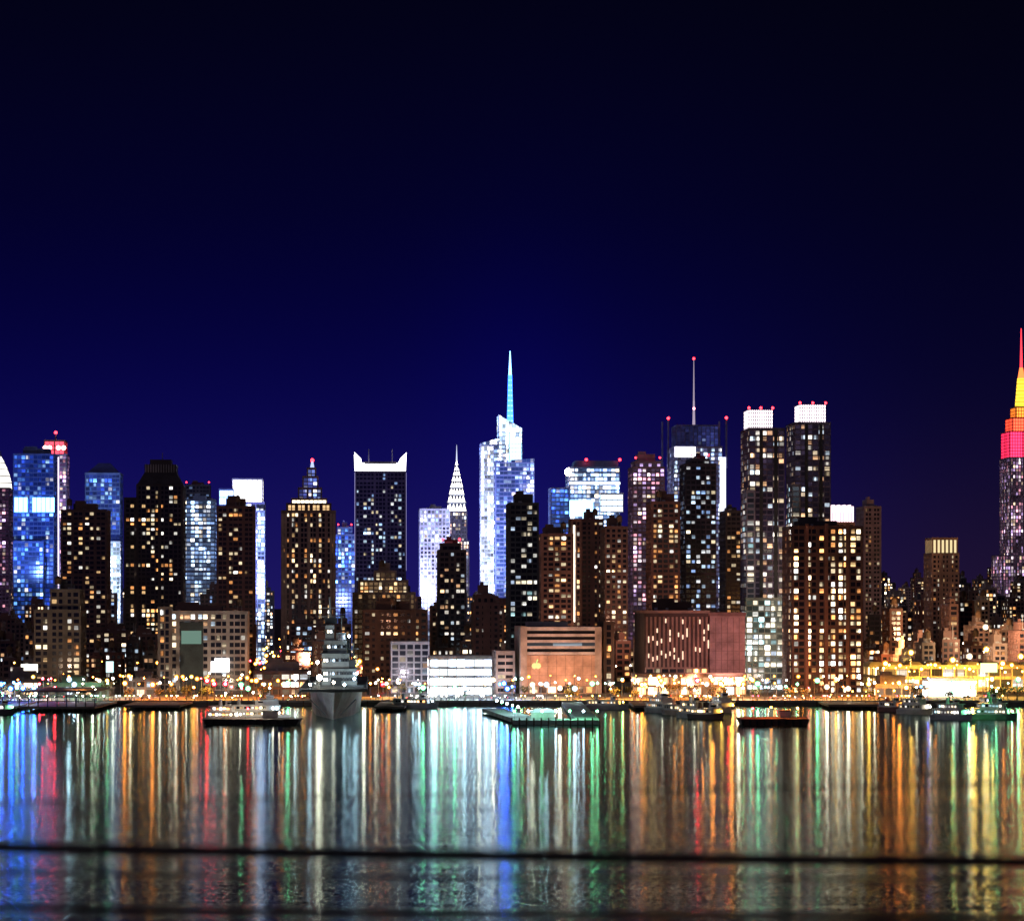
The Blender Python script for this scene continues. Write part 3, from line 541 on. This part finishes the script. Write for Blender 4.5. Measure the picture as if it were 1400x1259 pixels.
for z,xa,xb,yy in((15.5,-5.5,9.5,57.9),(18.3,-5.5,9.5,57.9),(24.3,-5.6,6,59.9),(30.5,-4.5,5,62.9),(37.5,-4,-1,65.9)): m.facade(xa,xb,yy-.05,yy,z,z+1.3,1.4,1.3,0,.35,win(.35,'cool',1.6),dg,roof=False)
for z,xa,xb in((21,-7,10.5),(28,-6.8,7),(34,-5.6,6)): m.box(xa,xb,57,60.5,z,z+.25,dg)
m.box(-2,3,57.2,57.8,13.6,17,dg); m.box(6.6,9.6,59,61,21,25,dg); m.box(-5.6,-3.5,62,62.8,28,32,dg)
for sgn in(-1,1): m.rod((sgn*10,4,9),(sgn*3.2,6,2),.3,dg)
for k in range(24):
    y=15+k*8
    for x in(-14.8,14.8): m.rod((x,y,13.6),(x,y,14.7),.06,gy,4)
    if k%3==0: m.box(-15.8,-15.05,y,y+4,10.5,11.6,dg); m.box(15.05,15.8,y,y+4,10.5,11.6,dg)
for x,y,z,c,r_ in((-6,4,18.5,'w',1.3),(0,20,16,'w',.6),(9,45,17,'c',.6),(-8,60,24,'w',.8),(10,50,19,'c',.6),(-12,70,19,'c',.6),(6.5,62,36,'c',.6),(-10,2,15.5,'c',.6),(5,2,15.5,'c',.6)): m.ball((x,y,z),r_,em(COL[c],80),8,5); m.rod((x,y,13.6),(x,y,z),.08,gy,4)
for k in range(4):
    y=28+k*14; m.loft([(-9,y,15),(-8.4,y,14.6),(-8,y,15),(-8.4,y,15.6)],[(-9,y+11,15.2),(-8.4,y+11,14.9),(-8,y+11,15.2),(-8.4,y+11,15.9)],gy); m.poly([(-12,y+8,15.1),(-8.4,y+3,15.1),(-4.8,y+8,15.1),(-8.4,y+9.5,15.1)],gy); m.poly([(-8.4,y+8,15.6),(-8.4,y+11,15.6),(-8.4,y+11,18)],gy)
m.done('museum_aircraft_carrier',at(455,1145),math.radians(3))
fl(442,935,1168,450,890,1206,(.95,1,.97),14,120); fl(405,960,1110,440,960,1150,(.9,.95,1),24,100)
def boat(name,px,d,L,Bm,decks,rot,hc,lc='w',s=60,stack=True):
    m=M(); hm=w(hc); wh=w((.72,.72,.7),.5); hull(m,L,Bm,2.2,hm,0,1.4)
    y0=L*.22; y1=L*.92; z=2.2; hb=Bm*.42
    for k in range(decks):
        m.box(-hb,hb,y0,y1,z,z+2.3,wh); 
        m.facade(-hb-.05,hb+.05,y0+.8,y1-.8,z+.9,z+1.8,1.6,.9,0,.25,win(.7,'warm' if lc!='g' else 'teal',2.5),wh,roof=False)
        m.box(-hb-.7,hb+.7,y0-.7,y1+.7,z+2.3,z+2.5,wh)
        z+=2.5; y0+=L*.07; y1-=L*.1; hb*=.86
    m.box(-hb*.6,hb*.6,y0,y0+L*.1,z,z+2,wh); m.box(-hb*.62,hb*.62,y0-.05,y0+L*.06,z+.8,z+1.5,w((.02,.02,.03),.1))
    m.rod((0,y0+L*.12,z),(0,y0+L*.12,z+5),.1,hm)
    if stack: m.cone(0,y1-2,z,z+2.6,.9,.7,hm,8)
    m.ball((0,y0+L*.12,z+5.3),.4,em(COL[lc],s*1.5),8,5); m.ball((Bm*.3,L*.15,3.6),.35,em(COL[lc],s*1.5),8,5); m.ball((-Bm*.3,L*.85,3.6),.35,em(COL[lc],s*1.5),8,5)
    for i in range(12):
        y=L*(.05+.9*i/11); m.rod((Bm*.45,y,2.2),(Bm*.45,y,3.2),.05,wh,4); m.rod((-Bm*.45,y,2.2),(-Bm*.45,y,3.2),.05,wh,4)
    m.done(name,at(px,d),rot)
R90=math.radians(90)
boat('excursion_boat',398,1135,34,8,2,R90+.1,(.6,.6,.6),'w'); boat('ferry_boat',335,1120,18,6,2,R90-.2,(.7,.7,.7),'w'); boat('ferry_boat',372,1180,40,9,2,0.15,(.65,.65,.68),'c')
boat('ferry_boat',922,1215,22,7,2,.5,(.5,.5,.5),'w'); boat('ferry_boat',948,1190,20,7,1,.6,(.6,.5,.4),'o'); boat('tug_boat',990,1150,18,6,1,.9,(.12,.1,.1),'y'); boat('ferry_boat',1000,1220,22,7,2,.3,(.6,.5,.4),'y'); boat('ferry_boat',968,1160,18,6,2,.7,(.6,.6,.6),'w')
boat('ferry_boat',1330,1140,20,6,2,.9,(.5,.6,.6),'g',s=90); boat('ferry_boat',1275,1200,20,6,2,.7,(.6,.6,.6),'w'); boat('ferry_boat',1392,1150,20,6,2,1.2,(.2,.5,.3),'g',s=110); boat('tug_boat',1236,1230,15,5,1,.7,(.2,.1,.1),'o'); boat('ferry_boat',1372,1210,18,6,2,.5,(.2,.5,.3),'g',s=110)
boat('sightseeing_boat',860,1260,22,6,1,1.3,(.5,.5,.5),'y'); boat('sightseeing_boat',600,1275,24,6,1,1.4,(.6,.6,.65),'c'); boat('tug_boat',20,1200,16,6,1,1.2,(.1,.1,.12),'g')
def barge(name,x0,x1,d,D,z,hm,dm,lights):
    m=M(); a=(x0-700)*d/F; c=(x1-700)*d/F
    m.frus((a+2,c-2,d+1,d+D-1),(a,c,d,d+D),-1,z,hm); m.box(a+.3,c-.3,d+.3,d+D-.3,z,z+.15,dm)
    for i in range(int((c-a)/3)): m.cone(a+1+i*3,d-.3,.2,z-.2,.45,.45,w((.02,.02,.02)),8)
    for i in range(int((c-a)/6)+1): x=a+i*6; m.rod((x,d+.4,z),(x,d+.4,z+1.1),.07,hm,4)
    m.box(a,c,d+.36,d+.44,z+1.1,z+1.2,hm)
    for t_,q,cc,s in lights:
        x=a+(c-a)*t_; y=d+D*q; m.rod((x,y,z),(x,y,z+4),.1,hm,4); m.ball((x,y,z+4.4),.45,em(COL[cc],s),8,5)
    m.box(a+(c-a)*.6,a+(c-a)*.75,d+D*.4,d+D*.7,z+.15,z+3.2,w((.5,.5,.45))); m.box(a+(c-a)*.59,a+(c-a)*.76,d+D*.38,d+D*.72,z+3.2,z+3.4,hm)
    m.done(name)
barge('work_barge',1012,1108,1092,22,2.6,w((.1,.05,.04)),w((.25,.1,.07)),((.2,.3,'r',60),(.5,.8,'o',60),(.85,.4,'y',50)))
barge('deck_barge',277,410,1100,16,2.2,w((.03,.03,.03)),w((.15,.14,.13)),((.2,.5,'o',50),(.45,.4,'r',60),(.7,.6,'w',60)))
m=M(); dk=w((.3,.38,.34)); x0=(700-700)*1095/F; x1=(820-700)*1095/F
m.box(x0,x1,1095,1112,.3,2.2,dk); m.loft([(x0-14,1220,.5),(x0-4,1220,.5),(x0+12,1112,.5),(x0,1112,.5)],[(x0-14,1220,2.2),(x0-4,1220,2.2),(x0+12,1112,2.2),(x0,1112,2.2)],dk)
m.loft([(x1-10,1112,.5),(x1,1112,.5),(x1-2,1300,.5),(x1-12,1300,.5)],[(x1-10,1112,2.2),(x1,1112,2.2),(x1-2,1300,2.2),(x1-12,1300,2.2)],dk)
for i in range(13): x=x0+(x1-x0)*i/12; m.cone(x,1094.6,-1.5,3.2,.3,.3,w((.1,.07,.05)),6); m.rod((x,1095.4,2.2),(x,1095.4,3.3),.05,dk,4)
m.box(x0+8,x0+18,1101,1108,2.2,5.2,w((.5,.55,.5))); m.frus((x0+7,x0+19,1100,1109),(x0+10,x0+16,1103,1106),5.2,6.6,w((.2,.3,.25)))
for i in range(7): x=x0+1+(x1-x0-2)*i/6; m.rod((x,1097,2.2),(x,1097,5.6),.08,dk,4); m.ball((x,1097,5.9),.45,em(COL['c' if i%2 else 'g'],90),8,5)
for k in range(5): m.rod((x0-7+k*2.4,1205-k*18,2.2),(x0-7+k*2.4,1205-k*18,6),.08,dk,4); m.ball((x0-7+k*2.4,1205-k*18,6.3),.5,em(COL['g' if k%2 else 'c'],80),8,5)
m.done('floating_dock')
down(745,1104,'c',20,13); down(790,1104,'g',16,13); down(715,1150,'c',20,13); down(1335,1160,'y',12,12); down(1060,1103,'o',14,12); down(350,1108,'w',12,12); down(30,1260,'c',20,12); down(110,1260,'o',20,12)
def pier(x0,x1,d0,shed):
    m=M(); a=(x0-700)*1300/F; c=(x1-700)*1300/F; m.box(a,c,d0,1305.1,1.4,2.4,w((.14,.11,.1)))
    nn=int((c-a)/5)+1
    for i in range(nn):
        for y in range(int(d0)+1,1304,12): m.cone(a+.6+i*(c-a-1.2)/max(1,nn-1),y,-1.5,1.4,.3,.3,w((.06,.04,.03)),6)
    if shed:
        st=w((.06,.06,.07))
        m.box(a,c,d0,1300,9.2,9.6,st); m.box(a,c,d0,d0+.5,6.8,7.1,st)
        for i in range(9):
            x=a+(c-a)*i/8; m.box(x-.2,x+.2,d0,d0+.5,2.4,9.2,st)
            if i<8: m.rod((x,d0+.2,7),(x+(c-a)/8,d0+.2,9.2),.15,st,4)
    m.done('timber_pier')
pier(-30,52,1210,False); pier(60,158,1235,True); pier(185,262,1255,False); pier(520,560,1240,False); pier(1120,1210,1262,False); pier(860,905,1250,False)
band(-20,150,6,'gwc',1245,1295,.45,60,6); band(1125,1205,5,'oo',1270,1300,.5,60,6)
for px,py,ww,hh,c in((40,898,9,4.5,(1,.95,.8)),(150,900,4,6,(.4,.6,.6)),(1352,868,9,5,(.7,1,.35)),(297,910,7,6,(1,1,1))):
    m=M(); m.box(-ww/2,ww/2,0,.5,12,12+hh,em(c,2.5,False)); 
    for x in(-ww/3,ww/3): m.box(x-.2,x+.2,.51,.9,0,12+hh,w(GR))
    m.box(-ww/2-.2,ww/2+.2,-.1,.6,12+hh,12.3+hh,w(GR)); d=1415; m.done('billboard',((px-700)*d/F,d,GZ))
# ================================================================= NEAR BANK, POLES, CABLES
m=M(); m.box(-60,60,-40,6,40,48.2,w((.1,.09,.06))); m.frus((-60,60,6,90),(-60,60,6,60),0,38,w((.12,.1,.08))); m.done('near_bank')
wire=w((.012,.012,.014),.5)
def cable(d,yl,yr,r,sag):
    zl=H-(yl-828)*d/F; zr=H-(yr-828)*d/F; xl=-700*d/F; sl=(zr-zl)/(2*-xl); m=M(); pts=[]
    for i in range(41):
        x=-28+56*i/40; pts.append((x,d,zl+(x-xl)*sl+sag*((x/28)**2)))
    for a,c in zip(pts,pts[1:]): m.rod(a,c,r,wire,8)
    m.done('overhead_cable')
cable(22,1160,1180,.045,.5); cable(22.6,1243,1256,.028,.5); cable(24,1098,1070,.012,.4); cable(23.4,1196,1203,.014,.4)
for x in(-28,28):
    m=M(); wd=w((.1,.07,.05)); m.cone(0,0,0,11.5,.2,.14,wd,10); m.box(-.08,.08,-1.6,2.4,9.2,9.4,wd); m.box(-.08,.08,-1.6,2.4,8.0,8.2,wd)
    for y in(-.2,.4,1.2,1.8): m.cone(0,y,9.4,9.7,.07,.05,w((.3,.3,.3)),8)
    m.done('utility_pole',(x,22.2,38))
# ================================================================= SKY + LIGHT
W=bpy.data.worlds.new("World"); sc.world=W; W.use_nodes=True; t=W.node_tree; t.nodes.clear(); L=t.links.new
o=t.nodes.new('ShaderNodeOutputWorld'); bg=t.nodes.new('ShaderNodeBackground'); g=t.nodes.new('ShaderNodeTexCoord'); s=t.nodes.new('ShaderNodeSeparateXYZ'); L(g.outputs['Generated'],s.inputs[0])
def ramp(st):
    r=t.nodes.new('ShaderNodeValToRGB'); r.color_ramp.interpolation='B_SPLINE'; e=r.color_ramp.elements
    e[0].position=st[0][0]; e[0].color=(*st[0][1],1); e[1].position=st[1][0]; e[1].color=(*st[1][1],1)
    for a,c in st[2:]: q=e.new(a); q.color=(*c,1)
    return r
zz=mth(t,'MULTIPLY',s.outputs[2],4.0)
r1=ramp([(0,(.013,.009,.115)),(.2,(.004,.0032,.09)),(.4,(.0012,.0008,.042)),(.6,(.001,.0007,.02)),(.9,(.0009,.0009,.0065)),(1,(.0008,.0008,.0042))]); L(zz,r1.inputs[0])
r2=ramp([(0,(.015,.007,.032)),(.2,(.0045,.003,.028)),(.4,(.0014,.0011,.018)),(.6,(.0011,.0009,.011)),(.9,(.0009,.0009,.0048)),(1,(.0008,.0008,.0034))]); L(zz,r2.inputs[0])
mr=t.nodes.new('ShaderNodeMapRange'); mr.interpolation_type='SMOOTHSTEP'; mr.inputs['From Min'].default_value=0.0; mr.inputs['From Max'].default_value=.19; L(s.outputs[0],mr.inputs['Value'])
mx=t.nodes.new('ShaderNodeMix'); mx.data_type='RGBA'; L(mr.outputs[0],mx.inputs['Factor']); L(r1.outputs[0],mx.inputs['A']); L(r2.outputs[0],mx.inputs['B'])
bx=mth(t,'POWER',2.718,mth(t,'MULTIPLY',mth(t,'POWER',mth(t,'MULTIPLY',s.outputs[0],32.0),2.0),-1.0))
bz=mth(t,'POWER',2.718,mth(t,'MULTIPLY',mth(t,'POWER',mth(t,'MULTIPLY',mth(t,'SUBTRACT',s.outputs[2],.07),18.0),2.0),-1.0))
gl=mth(t,'MULTIPLY',mth(t,'MULTIPLY',bx,bz),.018)
cc=t.nodes.new('ShaderNodeCombineXYZ'); L(gl,cc.inputs[2])
ad=t.nodes.new('ShaderNodeMix'); ad.data_type='RGBA'; ad.blend_type='ADD'; ad.inputs['Factor'].default_value=1; L(mx.outputs['Result'],ad.inputs['A']); L(cc.outputs[0],ad.inputs['B'])
L(ad.outputs['Result'],bg.inputs[0]); bg.inputs[1].default_value=1.0; L(bg.outputs[0],o.inputs[0])
sl=bpy.data.lights.new('city_glow_fill','SUN'); sl.energy=.15; sl.angle=math.radians(12); sl.color=(.9,.72,.9)  # weak sun lamp added to lift the facades, in place of city glow
so=bpy.data.objects.new('city_glow_fill',sl); so.rotation_euler=(math.radians(62),0,math.radians(-25)); sc.collection.objects.link(so)
# ================================================================= CAMERA
cd=bpy.data.cameras.new('camera'); cam=bpy.data.objects.new('camera',cd); sc.collection.objects.link(cam); sc.camera=cam
cam.location=(0,0,H); cam.rotation_euler=(math.radians(90),0,0); cd.sensor_fit='HORIZONTAL'; cd.sensor_width=36; cd.lens=F/1400*36; cd.shift_y=(828-629.5)/1400
cd.clip_start=.5; cd.clip_end=60000; cd.dof.use_dof=True; cd.dof.focus_distance=1500; cd.dof.aperture_fstop=1.0
sc.view_settings.view_transform='Standard'; sc.view_settings.look='None'; sc.view_settings.exposure=0
